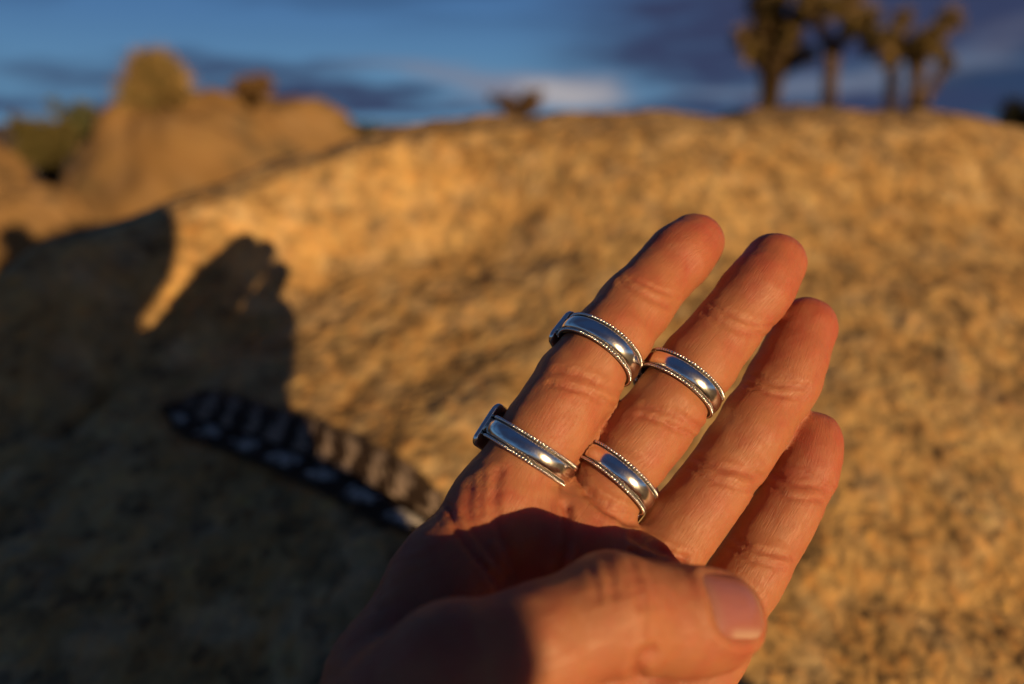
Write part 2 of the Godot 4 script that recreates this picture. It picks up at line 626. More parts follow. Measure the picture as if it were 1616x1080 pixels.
func joshua(label: String, dist: float, trunks: Array, tufts: Array, sd: int) -> void:
	# trunks: polylines of [px, py, half width in px]; tufts: [px, py, radius px]
	rng.seed = sd
	var base := place(trunks[0][0][0], trunks[0][0][1], dist)
	base.y = 0.0
	var o := thing("joshua_tree", label, "tree", base, "joshua trees beyond the boulder")
	for line in trunks:
		var b := Builder.new()
		var pts := PackedVector3Array()
		var rad := PackedFloat32Array()
		for i in line.size():
			var p := place(line[i][0], line[i][1], dist + rng.randf_range(-0.35, 0.35)) - base
			pts.append(p)
			rad.append(line[i][2] * 1.2 * dist / FPX)
		if line == trunks[0] or line[0][1] > 165.0:
			pts.insert(0, Vector3(pts[0].x, -0.1, pts[0].z))
			rad.insert(0, rad[0] * 1.25)
		var fp := PackedVector3Array()
		var fr := PackedFloat32Array()
		for i in pts.size() - 1:
			for q in 5:
				fp.append(pts[i].lerp(pts[i + 1], q / 5.0))
				fr.append(lerpf(rad[i], rad[i + 1], q / 5.0))
		fp.append(pts[-1])
		fr.append(rad[-1])
		b.tube(fp, fr, 9, Color(0.17, 0.11, 0.06), 0.35, n2)
		for i in range(1, fp.size()):        # the skirt of dead leaves that hangs along the limb
			if line.size() > 2 and fp[i].y < EYE + 0.4:
				continue
			for q in 60:
				var along := (fp[i] - fp[i - 1]).normalized()
				var d := along.cross(Vector3(rng.randf_range(-1, 1), rng.randf_range(-1, 1), rng.randf_range(-1, 1))).normalized()
				var r := fp[i].lerp(fp[i - 1], rng.randf()) + d * fr[i] * 0.9
				var side := along.cross(d).rotated(along, rng.randf_range(-0.5, 0.5)) * 0.022
				var k := Color(0.27, 0.17, 0.085).lerp(Color(0.17, 0.12, 0.055), rng.randf())
				b.tri(r - side, r + side, r + (d * 0.55 - along * rng.randf_range(0.3, 1.1)) * 0.16 * rng.randf_range(0.5, 1.3), k)
		part("trunk" if line == trunks[0] else "branch", b.mesh(), tinted(), o)
	for t in tufts:
		var b := Builder.new()
		leaf_ball(b, place(t[0], t[1], dist + rng.randf_range(-0.4, 0.4)) - base, t[2] * dist / FPX * 0.95, 420, t[2] * dist / FPX * 1.1, 0.024, Color(0.10, 0.09, 0.03), Color(0.34, 0.23, 0.09), 0.2)
		tag(part("leaf_rosette", b.mesh(), tinted(0.6), o), "", "", "", "stuff")


# ---------------------------------------------------------------- feather
func feather_tone(along: float, across: float, lower: bool) -> Color:
	var w := n3.get_noise_2d(along * 40.0, across * 5.0) * 0.05
	var bar := fposmod((along + 0.012 * n2.get_noise_1d(along * 9.0)) * (8.0 if lower else 12.5) + across * (-0.2 if lower else -0.75) + w * 6.0, 1.0)
	var pale := smoothstep(0.50, 0.60, bar) * (1.0 - smoothstep(0.90, 0.99, bar))
	if lower:
		pale = (0.7 + 0.5 * n1.get_noise_1d(along * 23.0)) * smoothstep(0.46, 0.56, bar) * (1.0 - smoothstep(0.86, 0.96, bar))
		pale *= smoothstep(0.15, 0.35, across) * (1.0 - smoothstep(0.60, 0.82, across))
	else:
		pale *= 0.85 * smoothstep(0.05, 0.16, along) * (1.0 - 0.75 * smoothstep(0.80, 0.97, across))
	pale *= 0.75 + 0.25 * n2.get_noise_2d(along * 300.0, across * 7.0)
	return Color(0.034, 0.022, 0.015).lerp(Color(0.80, 0.74, 0.64) if lower else Color(0.38, 0.29, 0.215), clampf(pale, 0.0, 1.0))


func make_feather() -> void:
	rng.seed = 77
	# the shaft, from the tip at the left to the quill that goes behind the wrist
	var sp := [[258, 652], [330, 672], [410, 702], [480, 733], [545, 762], [600, 789], [650, 818], [700, 846], [745, 873]]
	var pts := PackedVector3Array()
	for i in sp.size():
		pts.append(on_boulder(sp[i][0], sp[i][1]))
	for k in 2:                                # a stiff shaft: it bridges the hollows of the rock
		var q := pts.duplicate()
		for i in range(1, pts.size() - 1):
			q[i] = pts[i] * 0.4 + (pts[i - 1] + pts[i + 1]) * 0.3
		pts = q
	var c := Curve3D.new()
	for i in pts.size():
		var tan_ := (pts[mini(i + 1, pts.size() - 1)] - pts[maxi(i - 1, 0)]) / 6.0
		var lift := 0.0045 + 0.004 * sin(PI * i / (pts.size() - 1.0))
		c.add_point(pts[i] + Vector3(0, lift, lift * 0.5), -tan_, tan_)
	c.bake_interval = 0.001
	var length := c.get_baked_length()
	var o := thing("feather", "barred dark brown and white feather lying on the large boulder", "feather", pts[4])
	var normal := Vector3(-0.1, 0.86, 0.5).normalized()
	# quill
	var b := Builder.new()
	var qp := PackedVector3Array()
	var qr := PackedFloat32Array()
	for i in 41:
		qp.append(c.sample_baked(length * i / 40.0) - o.position)
		qr.append(lerpf(0.00025, 0.0013, i / 40.0))
	b.tube(qp, qr, 8, Color(0.11, 0.065, 0.045))
	part("shaft", b.mesh(), tinted(0.4, 0.5), o)
	for lower in [false, true]:
		var vb := Builder.new()
		var n := 330
		var gap := 0.0
		for i in n:
			var t := (i + 0.5) / n * 0.93
			var s := length * t
			var p := c.sample_baked(s)
			var dir := (c.sample_baked(minf(s + 0.002, length)) - c.sample_baked(maxf(s - 0.002, 0.0))).normalized()
			var side := normal.cross(dir).normalized() * (1.0 if lower else -1.0)
			if side.z < 0.0 and lower: side = -side
			if side.z > 0.0 and not lower: side = -side
			var tone := 1.0
			var wide: float = (0.0150 if lower else 0.0225) * smoothstep(-0.04, 0.22, t) * (1.0 - 0.3 * smoothstep(0.82, 0.95, t))
			wide *= 1.0 + 0.05 * rng.randf_range(-1, 1)
			if rng.randf() < 0.018: gap = rng.randf_range(-0.35, 0.35)
			gap *= 0.93
			var sweep := 0.95 + gap * 0.4
			var prev := p
			var pw := 0.00033
			var bend := Vector3.ZERO
			var segs := 7
			for q in segs:
				var f := (q + 1.0) / segs
				# barbs sweep towards the tip (back along the shaft curve)
				var nx := p + (side * f * wide - dir * (f + 0.35 * f * f) * wide * 0.75 * sweep) + normal * (0.0018 * sin(PI * f * 0.9) - 0.0012 * f * f + 0.0005 * gap * f)
				var w := 0.00033 if q < segs - 1 else 0.00012
				var k := feather_tone(t, f, lower)
				var d0 := dir * pw
				var d1 := dir * w
				vb.tri(prev - d0 - o.position, nx - d1 - o.position, prev + d0 - o.position, k)
				vb.tri(prev + d0 - o.position, nx - d1 - o.position, nx + d1 - o.position, k)
				prev = nx
				pw = w
		var fm := tinted(0.6, 0.3)
		var vane := part("lower_vane" if lower else "upper_vane", vb.mesh(), fm, o)
		tag(vane, "dark vane with bold white spots" if lower else "wide vane with brown and pale slanting bars", "", "", "")


# ---------------------------------------------------------------- rings
func make_ring(label: String, centre: Vector3, axis: Vector3, inner: float, width: float, thick: float, turn: float, plate: Vector3, m: Material, dark: Material, tarnish: Material) -> void:
	# centre and axis in camera axes; turn: where round the finger the face of the ring sits, 0 towards the camera
	var o := thing("silver_ring", label, "ring", to_world(centre), "silver rings worn on the hand")
	var y := (cam_basis * axis).normalized()
	var z := (cam_pos - o.position)
	z = (z - y * z.dot(y)).normalized()
	o.basis = Basis(y.cross(z), y, z)
	# band: a domed profile turned round the axis
	var prof := []
	var hw := width * 0.5
	for i in 17:
		var t := -1.0 + i / 8.0
		prof.append(Vector2(inner + thick * (0.36 + 0.64 * sqrt(maxf(0.0, 1.0 - t * t))), t * (hw - 0.00082)))
	prof.append(Vector2(inner, hw - 0.00082))
	prof.append(Vector2(inner, -hw + 0.00082))
	var edge := []
	for t in [[0.0, 0.00082], [0.34, 0.00082], [0.34, 0.00005], [0.28, 0.0], [0.0, 0.0]]:
		edge.append(Vector2(inner + thick * t[0], hw - t[1]))
	const SEG := 160
	for line in 3:
		var outline: Array = prof if line == 0 else edge
		var nu := outline.size()
		var v := PackedVector3Array()
		for j in SEG + 1:
			var a := TAU * j / SEG
			for i in nu:
				v.append(Vector3(sin(a) * outline[i].x, outline[i].y * (-1.0 if line == 2 else 1.0), cos(a) * outline[i].x))
		part("band" if line == 0 else "oxidised_edge", mesh_of(v, grid_index(nu, SEG + 1, true)), m if line == 0 else tarnish, o)
	# milgrain: a row of beads along each edge
	var bead := SphereMesh.new()
	bead.radius = 1.0
	bead.height = 2.0
	bead.radial_segments = 10
	bead.rings = 6
	var barr := bead.get_mesh_arrays()
	for s in [1.0, -1.0]:
		var n := int(TAU * (inner + thick * 0.6) / 0.00078)
		var bv := PackedVector3Array()
		var bn := PackedVector3Array()
		var bi := PackedInt32Array()
		for k in n:
			var a := TAU * k / n
			var c := Vector3(sin(a), 0, cos(a)) * (inner + thick * 0.56) + Vector3(0, s * (hw - 0.00034), 0)
			var first := bv.size()
			for i in barr[Mesh.ARRAY_VERTEX].size():
				bv.append(c + barr[Mesh.ARRAY_VERTEX][i] * 0.00037)
				bn.append(barr[Mesh.ARRAY_NORMAL][i])
			for i in barr[Mesh.ARRAY_INDEX]:
				bi.append(first + i)
		tag(part("beaded_edge", mesh_of(bv, bi, PackedColorArray(), PackedVector2Array(), bn), m, o), "", "", "", "stuff")
	# the face: a thin rounded plate with a raised rim, on the back of the finger
	var face := Node3D.new()
	face.name = "face"
	o.add_child(face)
	face.rotation.y = turn
	for layer in 2:
		var hx := plate.x * (0.5 if layer == 0 else 0.42)
		var hy := plate.y * (0.5 if layer == 0 else 0.42)
		var z0 := inner + thick * 0.15 + (0.0 if layer == 0 else plate.z * 0.9)
		var dz := plate.z if layer == 0 else plate.z * 0.35
		var rim := PackedVector2Array()
		for q in 4:
			var cx := (hx - 0.0022) * (1 if q in [0, 3] else -1)
			var cy := (hy - 0.0022) * (1 if q in [0, 1] else -1)
			for k in 7:
				var a := PI / 2 * q + PI / 2 * k / 6.0
				rim.append(Vector2(cx + cos(a) * 0.0022, cy + sin(a) * 0.0022))
		var n := rim.size()
		var pv := PackedVector3Array()
		var steps := [[0.90, 0.0], [1.0, 0.00025], [1.0, dz - 0.0004], [0.97, dz - 0.0001], [0.92, dz]]
		for st in steps:
			for p in rim:
				pv.append(Vector3(p.x * st[0], p.y * st[0], z0 + st[1]))
		var pi := grid_index(n, steps.size(), true)
		for e in 2:
			var c := pv.size()
			pv.append(Vector3(0, 0, z0 + (0.0 if e == 0 else dz)))
			var o2 := 0 if e == 0 else (steps.size() - 1) * n
			for k in n:
				pi.append_array([c, o2 + k, o2 + (k + 1) % n] if e == 0 else [c, o2 + (k + 1) % n, o2 + k])
		part("plate" if layer == 0 else "stone", mesh_of(pv, pi), m if layer == 0 else dark, face)


# ---------------------------------------------------------------- the photographer, whose left hand is in the picture
var hand := Flesh.new()
# lines of the palm and of the joints: [depth mm, half width mm, points...] in picture coordinates of the palm side
var creases := [
	[0.33, 0.75, Vector2(980, 446), Vector2(1010, 462), Vector2(1060, 486)], [0.3, 0.5, Vector2(992, 436), Vector2(1030, 455), Vector2(1072, 470)],
	[0.33, 0.75, Vector2(880, 584), Vector2(935, 600), Vector2(990, 628)], [0.35, 0.55, Vector2(868, 604), Vector2(930, 622), Vector2(978, 648)],
	[0.30, 0.7, Vector2(1110, 494), Vector2(1160, 520), Vector2(1210, 532)], [0.3, 0.5, Vector2(1122, 480), Vector2(1175, 506), Vector2(1220, 516)],
	[0.33, 0.75, Vector2(1016, 640), Vector2(1060, 650), Vector2(1108, 676)], [0.35, 0.5, Vector2(1008, 655), Vector2(1050, 668), Vector2(1095, 690)],
	[0.30, 0.7, Vector2(1178, 590), Vector2(1220, 606), Vector2(1275, 612)], [0.35, 0.5, Vector2(1172, 604), Vector2(1215, 622), Vector2(1268, 628)],
	[0.33, 0.75, Vector2(1098, 722), Vector2(1140, 740), Vector2(1200, 752)], [0.27, 0.6, Vector2(1088, 738), Vector2(1130, 760), Vector2(1188, 776)],
	[0.30, 0.6, Vector2(1212, 742), Vector2(1250, 765), Vector2(1306, 770)], [0.24, 0.5, Vector2(1206, 760), Vector2(1245, 786), Vector2(1298, 790)],
	[0.30, 0.7, Vector2(1150, 840), Vector2(1190, 868), Vector2(1250, 880)], [0.24, 0.6, Vector2(1140, 858), Vector2(1185, 885), Vector2(1240, 896)],
	# folds below the index finger, drawn in by the thumb
	[0.4, 1.1, Vector2(786, 745), Vector2(778, 790), Vector2(790, 840), Vector2(815, 905)],
	[0.4, 1.1, Vector2(742, 765), Vector2(738, 810), Vector2(765, 860), Vector2(800, 915)],
	[0.6, 0.8, Vector2(706, 800), Vector2(722, 835), Vector2(745, 870), Vector2(790, 925)],
	[0.8, 1.0, Vector2(893, 800), Vector2(897, 850), Vector2(886, 905)],
	[0.25, 0.7, Vector2(762, 752), Vector2(756, 800), Vector2(775, 850)],
	# base of the middle and ring fingers
	[1.0, 1.0, Vector2(908, 742), Vector2(925, 775), Vector2(955, 800), Vector2(998, 826)], [0.5, 0.6, Vector2(925, 772), Vector2(960, 790), Vector2(1000, 812)],
	[0.8, 0.9, Vector2(1000, 846), Vector2(1030, 862), Vector2(1082, 884)], [0.5, 0.6, Vector2(995, 870), Vector2(1040, 880), Vector2(1075, 895)],
	# back of the thumb's joint
	[0.35, 0.9, Vector2(955, 878), Vector2(964, 905), Vector2(968, 935)], [0.35, 0.9, Vector2(994, 880), Vector2(1004, 912), Vector2(1012, 955)],
	[0.2, 0.8, Vector2(930, 886), Vector2(936, 915), Vector2(945, 945)], [0.2, 0.8, Vector2(1020, 890), Vector2(1030, 925), Vector2(1036, 955)],
	[0.7, 1.1, Vector2(1004, 1062), Vector2(1012, 1042), Vector2(1030, 1030)], [0.2, 0.7, Vector2(975, 880), Vector2(984, 905), Vector2(990, 940)],
]
var finger_ends := []       # for each group: polyline in camera axes, to lay the skin's texture along


func make_hand_flesh() -> void:
	var f := hand
	var lines := [
		[[785, 800, 0.1615, 68], [850, 696, 0.164, 65], [910, 607, 0.168, 65.5], [1000, 486, 0.1755, 56.5], [1068, 409, 0.182, 50.5], [1095, 384, 0.1845, 46.5]],
		[[905, 855, 0.1635, 65], [985, 727, 0.1677, 59.5], [1025, 679, 0.1698, 60.5], [1103, 573, 0.174, 57.5], [1188, 466, 0.1785, 53], [1222, 417, 0.181, 49]],
		[[1000, 950, 0.164, 64], [1085, 821, 0.1685, 56.5], [1160, 719, 0.173, 53.5], [1194, 665, 0.175, 53], [1233, 607, 0.1785, 53.5], [1272, 517, 0.183, 48]],
		[[1115, 1012, 0.1635, 62], [1170, 920, 0.1695, 55], [1213, 846, 0.1722, 52], [1265, 755, 0.1765, 48], [1283, 694, 0.179, 44.5]],
	]
	for g in 4:
		chain(f, g + 1, lines[g])
		var pl := PackedVector3Array()
		for p in lines[g]:
			pl.append(at(p[0], p[1], p[2]))
		finger_ends.append(pl)
		# soft pads on the palm side of each phalanx
		for k in ([[1, 2, 0.45], [2, 3, 0.5], [4, 5, 0.3]] if g < 3 else [[1, 2, 0.4], [2, 3, 0.45], [3, 4, 0.5]]):
			var p: Array = lines[g][k[0]]
			var q: Array = lines[g][k[1]]
			var mid := at(p[0], p[1], p[2]).lerp(at(q[0], q[1], q[2]), k[2])
			var dir := (at(q[0], q[1], q[2]) - at(p[0], p[1], p[2])) * 0.13
			var r: float = (p[3] * p[2] + q[3] * q[2]) / 2.0 / FPX
			var toward := Vector3(0, 0, 0.0016)
			f.bone(g + 1, mid - dir + toward, mid + dir + toward, r * 0.95, r * 0.95)
	# the thumb, bent across the palm
	var th := [[712, 1068, 0.120, 102], [850, 1016, 0.1245, 84], [965, 968, 0.1290, 87], [1050, 977, 0.1335, 77], [1100, 978, 0.137, 71], [1136, 973, 0.140, 63]]
	chain(f, 5, th)
	var tp := PackedVector3Array()
	for p in th:
		tp.append(at(p[0], p[1], p[2]))
	finger_ends.append(tp)
	f.bone(5, at(1085, 985, 0.1355), at(1125, 985, 0.138), 0.0084, 0.0076)
	# the palm
	chain(f, 0, [[785, 800, 0.161, 70], [700, 925, 0.151, 78], [612, 1075, 0.139, 86], [570, 1330, 0.132, 150]])
	chain(f, 0, [[905, 855, 0.164, 66], [790, 1080, 0.153, 78], [640, 1380, 0.140, 150]])
	chain(f, 0, [[1000, 950, 0.164, 66], [880, 1150, 0.155, 80], [690, 1400, 0.143, 150]])
	chain(f, 0, [[1108, 1015, 0.1632, 66], [1035, 1130, 0.164, 88], [770, 1390, 0.148, 150]])
	f.bone(0, at(806, 815, 0.1592), at(866, 840, 0.1602), 0.0082, 0.0078)          # pad below the index finger
	f.bone(0, at(930, 850, 0.1600), at(1010, 925, 0.1600), 0.0078, 0.0078)          # pads below middle and ring
	chain(f, 0, [[560, 1330, 0.124, 150], [640, 1165, 0.120, 122], [712, 1062, 0.120, 104]])    # ball of the thumb
	# wrist and forearm, running back to the elbow
	f.bone(0, Vector3(-0.028, -0.100, -0.138), Vector3(-0.034, -0.150, -0.135), 0.024, 0.026)


var hand_rest := PackedVector3Array()
var ring_seats := []        # [finger, centre, axis, inner radius]: the flesh gives way under the rings
const WRAP := TAU * 0.0085 / 0.024


func skin_uv(p: Vector3, g: int) -> Vector2:      # metres along and round the finger, over the size of the texture
	if g < 0:
		return Vector2(p.x * 0.8 + p.y * 0.6, p.y * 0.8 - p.x * 0.6) / 0.024
	var pl: PackedVector3Array = finger_ends[g]
	var best := 1e9
	var run := 0.0
	var out := Vector2.ZERO
	for k in pl.size() - 1:
		var ab := pl[k + 1] - pl[k]
		var n := ab.length()
		var h := clampf((p - pl[k]).dot(ab) / (n * n), 0.0, 1.0)
		var off := p - pl[k] - ab * h
		if off.length() < best:
			best = off.length()
			var x := ab.cross(Vector3(0, 0, 1)).normalized()
			out = Vector2(atan2(off.dot(x), off.dot(x.cross(ab / n))) * 0.0085, run + h * n)
		run += n
	return out / 0.024 + Vector2(0.37 * (g + 1), 0.21 * (g + 1))


func crease_depth(p: Vector3, bg: int) -> float:
	var px := Vector2(808.0 + p.x / -p.z * FPX, 540.0 - p.y / -p.z * FPX)
	var mm := FPX / (-p.z * 1000.0)           # picture points per millimetre here
	var on_thumb := p.z > -0.146 and px.y > 860.0 and px.x > 850.0
	var sum := 0.0
	for i in creases.size():
		var c: Array = creases[i]
		if (i >= creases.size() - 6) != on_thumb:
			continue
		if i < 16 and i / 4 != bg:
			continue
		if absf(px.y - c[3].y) > 190.0 or absf(px.x - c[3].x) > 150.0:
			continue
		var best := 1e9
		for k in range(2, c.size() - 1):
			best = minf(best, Geometry2D.get_closest_point_to_segment(px, c[k], c[k + 1]).distance_squared_to(px))
		var d: float = sqrt(best) / mm + 0.35 * n2.get_noise_2d(px.x * 0.05, px.y * 0.05 + i * 9.0)
		var w: float = c[1]
		if absf(d) < w * 3.2:
			sum += c[0] * exp(-d * d / (w * w)) - c[0] * 0.22 * exp(-pow((absf(d) - 1.9 * w) / (0.8 * w), 2.0))
	return sum * 0.001


# the nail lies round the thumb's end: s along the thumb, angle about it
var nail_a: Vector3
var nail_x: Vector3
var nail_y: Vector3
var nail_z: Vector3


func nail_frame() -> void:
	nail_a = at(1092, 981, 0.1365)
	nail_x = (at(1139, 975, 0.140) - at(1050, 980, 0.1335)).normalized()
	var up := Vector3(0.10, 0.62, 0.78)
	nail_z = (up - nail_x * up.dot(nail_x)).normalized()
	nail_y = nail_z.cross(nail_x)


func nail_shape(p: Vector3) -> float:       # below 1 inside the nail's outline
	var q := p - nail_a
	var s := q.dot(nail_x)
	var u := q.dot(nail_y)
	if q.dot(nail_z) < 0.0:
		return 9.0
	var mid := 0.0031
	return pow(pow(absf((s - mid) / 0.0074), 2.6) + pow(absf(u / 0.0063), 3.2), 0.4)


func make_hand() -> ArrayMesh:
	nail_frame()
	hand.net(Vector3(-0.058, -0.150, -0.200), Vector3(0.092, 0.033, -0.088), 0.0008)
	var v := hand.v
	var n := hand.nor
	for pass_ in 6:                       # Taubin smoothing takes the grid's small steps away without shrinking the fingers
		var sum := PackedVector3Array()
		var cnt := PackedFloat32Array()
		sum.resize(v.size())
		cnt.resize(v.size())
		for t in range(0, hand.idx.size(), 3):
			var a := hand.idx[t]
			var b := hand.idx[t + 1]
			var c := hand.idx[t + 2]
			sum[a] += v[b] + v[c]
			sum[b] += v[a] + v[c]
			sum[c] += v[a] + v[b]
			cnt[a] += 2.0
			cnt[b] += 2.0
			cnt[c] += 2.0
		var f := 0.55 if pass_ % 2 == 0 else -0.57
		for i in v.size():
			if cnt[i] > 0.0:
				v[i] += (sum[i] / cnt[i] - v[i]) * f
	n.fill(Vector3.ZERO)
	for t in range(0, hand.idx.size(), 3):
		var f := (v[hand.idx[t + 2]] - v[hand.idx[t]]).cross(v[hand.idx[t + 1]] - v[hand.idx[t]])
		for k in 3:
			n[hand.idx[t + k]] += f
	for i in n.size():
		n[i] = n[i].normalized()
	hand_rest = v.duplicate()
	var uv := PackedVector2Array()
	var col := PackedColorArray()
	var chart := PackedInt32Array()
	for i in v.size():
		var p := v[i]
		var nn := n[i]
		# which bone chain this skin lies on
		var best := 1e9
		var bg := -1
		for g in 5:
			var pl: PackedVector3Array = finger_ends[g]
			for k in pl.size() - 1:
				var d := Geometry3D.get_closest_point_to_segment(p, pl[k], pl[k + 1]).distance_squared_to(p)
				if d < best:
					best = d
					bg = g
		best = sqrt(best)
		if best > 0.0135:
			bg = -1
		chart.append(bg)
		uv.append(skin_uv(p, bg))
		# relief
		var palm_side := smoothstep(-0.1, 0.45, nn.z)
		var cr := crease_depth(p, bg) * palm_side * 1.3 if palm_side > 0.0 else 0.0
		var disp := -cr + 0.00022 * n1.get_noise_3dv(p * 120.0)
		if nn.y > 0.1 and p.y < -0.03 and bg == -1 and p.x < 0.0:      # fine wrinkles of the web on the radial side
			disp -= 0.00028 * maxf(0.0, sin((p.y * 0.75 - p.x * 0.4 + 0.0016 * n2.get_noise_3dv(p * 90.0)) * 3300.0)) * (0.4 + 0.6 * n1.get_noise_3dv(p * 70.0))
		if bg == 4:
			var e := nail_shape(p)
			if e < 2.0:
				disp += 0.00055 * exp(-pow((e - 1.22) / 0.15, 2.0)) - 0.00055 * (1.0 - smoothstep(0.85, 1.03, e))
		var moved := p + nn * disp
		for s_ in ring_seats:
			var q: Vector3 = moved - s_[1]
			var ax := q.dot(s_[2])
			if absf(ax) > 0.0055:
				continue
			q -= ax * s_[2]
			var over: float = q.length() - s_[3]
			if bg == s_[0] or (bg == -1 and s_[3] > 0.0093):        # the finger that wears it is pressed in
				if over > -0.00012 and over < 0.0045:
					moved -= q.normalized() * (over + 0.00012) * (1.0 - smoothstep(0.0026, 0.0052, absf(ax)))
			elif over > -0.002 and over < 0.0015 and absf(ax) < 0.0045:      # its neighbour gives way
				moved += q.normalized() * (0.0015 - over) * (1.0 - smoothstep(0.0028, 0.0044, absf(ax)))
		v[i] = moved
		# colour of the skin itself: redder pads, joints and folds, yellower in between
		var t := n1.get_noise_3dv(p * 95.0)
		var s := n2.get_noise_3dv(p * 330.0)
		var c := Color(0.335, 0.130, 0.060)
		var red := clampf(0.25 + 1.0 * t + 0.35 * s, 0.0, 1.0) * 0.58
		if bg >= 0 and bg < 4:
			var pl: PackedVector3Array = finger_ends[bg]
			red += 0.55 * smoothstep(0.026, 0.004, p.distance_to(pl[-1]))
		if bg == 4:
			red += 0.30 * smoothstep(0.019, 0.004, p.distance_to(finger_ends[4][-2]))
		if bg == -1 or best > 0.0115:
			red += 0.26
		red += clampf(cr * 500.0, 0.0, 0.3)
		c = c.lerp(Color(0.315, 0.076, 0.042), clampf(red, 0.0, 0.9))
		c = c * (1.0 + 0.06 * s)
		col.append(c)
	var nor := PackedVector3Array()
	nor.resize(v.size())
	var idx := hand.idx
	for t in range(0, idx.size(), 3):
		var f := (v[idx[t + 2]] - v[idx[t]]).cross(v[idx[t + 1]] - v[idx[t]])
		for k in 3:
			nor[idx[t + k]] += f
	# where two stretches of skin texture meet, the vertex is doubled so that no triangle smears it
	for t in range(0, idx.size(), 3):
		var g := chart[idx[t]]
		var u0 := uv[idx[t]]
		for k in [1, 2]:
			var i := idx[t + k]
			if chart[i] == g and absf(uv[i].x - u0.x) < 1.0:
				continue
			var w := skin_uv(hand_rest[i], g)
			if w.x - u0.x > 1.0: w.x -= WRAP
			elif w.x - u0.x < -1.0: w.x += WRAP
			idx[t + k] = v.size()
			v.append(v[i])
			nor.append(nor[i])
			col.append(col[i])
			uv.append(w)
			chart.append(g)
			hand_rest.append(hand_rest[i])
	for i in v.size():
		v[i] = to_world(v[i])
		nor[i] = (cam_basis * nor[i]).normalized()
	return mesh_of(v, idx, col, uv, nor)


func make_nail() -> ArrayMesh:
	const NS := 34
	const NA := 40
	var use := PackedInt32Array()
	for i in hand.grp.size():
		if hand.grp[i] == 5:
			use.append(i)
	var v := PackedVector3Array()
	var col := PackedColorArray()
	for j in NS:
		for i in NA:
			var s := lerpf(-0.0043, 0.0105, j / (NS - 1.0))
			var a := lerpf(-0.86, 0.86, i / (NA - 1.0))
			# squeeze the outline to a rounded nail
			var sx := (s - 0.0031) / 0.0074
			var ww := pow(maxf(0.0, 1.0 - pow(absf(sx), 2.6)), 1.0 / 3.2)
			var u := sin(a) / sin(0.86) * 0.0063 * ww
			var base := nail_a + nail_x * s + nail_y * u
			var t := 0.016
			for k in 24:
				var d := hand.dist(base + nail_z * t, use)
				t -= d * 0.9
				if absf(d) < 1e-5: break
			var edge := maxf(absf(sx), absf(u) / 0.0063)
			var lift := lerpf(0.00012, 0.00050, smoothstep(-0.2, 1.0, sx)) - 0.0004 * smoothstep(0.86, 1.0, edge) * (1.0 - smoothstep(0.5, 0.9, sx))
			v.append(to_world(base + nail_z * (t + lift - 0.00025)))
			var c := Color(0.29, 0.105, 0.082)
			c = c.lerp(Color(0.28, 0.13, 0.10), smoothstep(-0.45, -0.85, sx) * 0.7)
			c = c.lerp(Color(0.32, 0.20, 0.15), smoothstep(0.84, 0.93, sx))
			c = c.lerp(Color(0.40, 0.26, 0.19), 0.8 * smoothstep(-0.62, -0.9, u / 0.0063) * smoothstep(-0.6, -0.2, sx))  # sun catching the lower side fold, painted into the nail colour as a pale rim
			c = c * (1.0 + 0.06 * n2.get_noise_2d(u * 2600.0, s * 90.0))
			col.append(c)
	return mesh_of(v, grid_index(NA, NS), col)


func body_mesh(list: Array, cell: float, k := 0.03, grow := 0.0) -> ArrayMesh:     # list: [from, to, r, r] relative to the lens
	var f := Flesh.new()
	f.inside[0] = k
	var lo := Vector3.ONE * 9.0
	var hi := -lo
	for b in list:
		f.bone(0, b[0], b[1], b[2] + grow, b[3] + grow)
		var r := maxf(b[2], b[3]) + grow + 0.03
		lo = lo.min(b[0] - Vector3.ONE * r).min(b[1] - Vector3.ONE * r)
		hi = hi.max(b[0] + Vector3.ONE * r).max(b[1] + Vector3.ONE * r)
	f.net(lo, hi, cell)
	for i in f.v.size():
		f.v[i] = f.v[i] + cam_pos + f.nor[i] * 0.0015 * n2.get_noise_3dv(f.v[i] * 60.0)
	return mesh_of(f.v, f.idx)


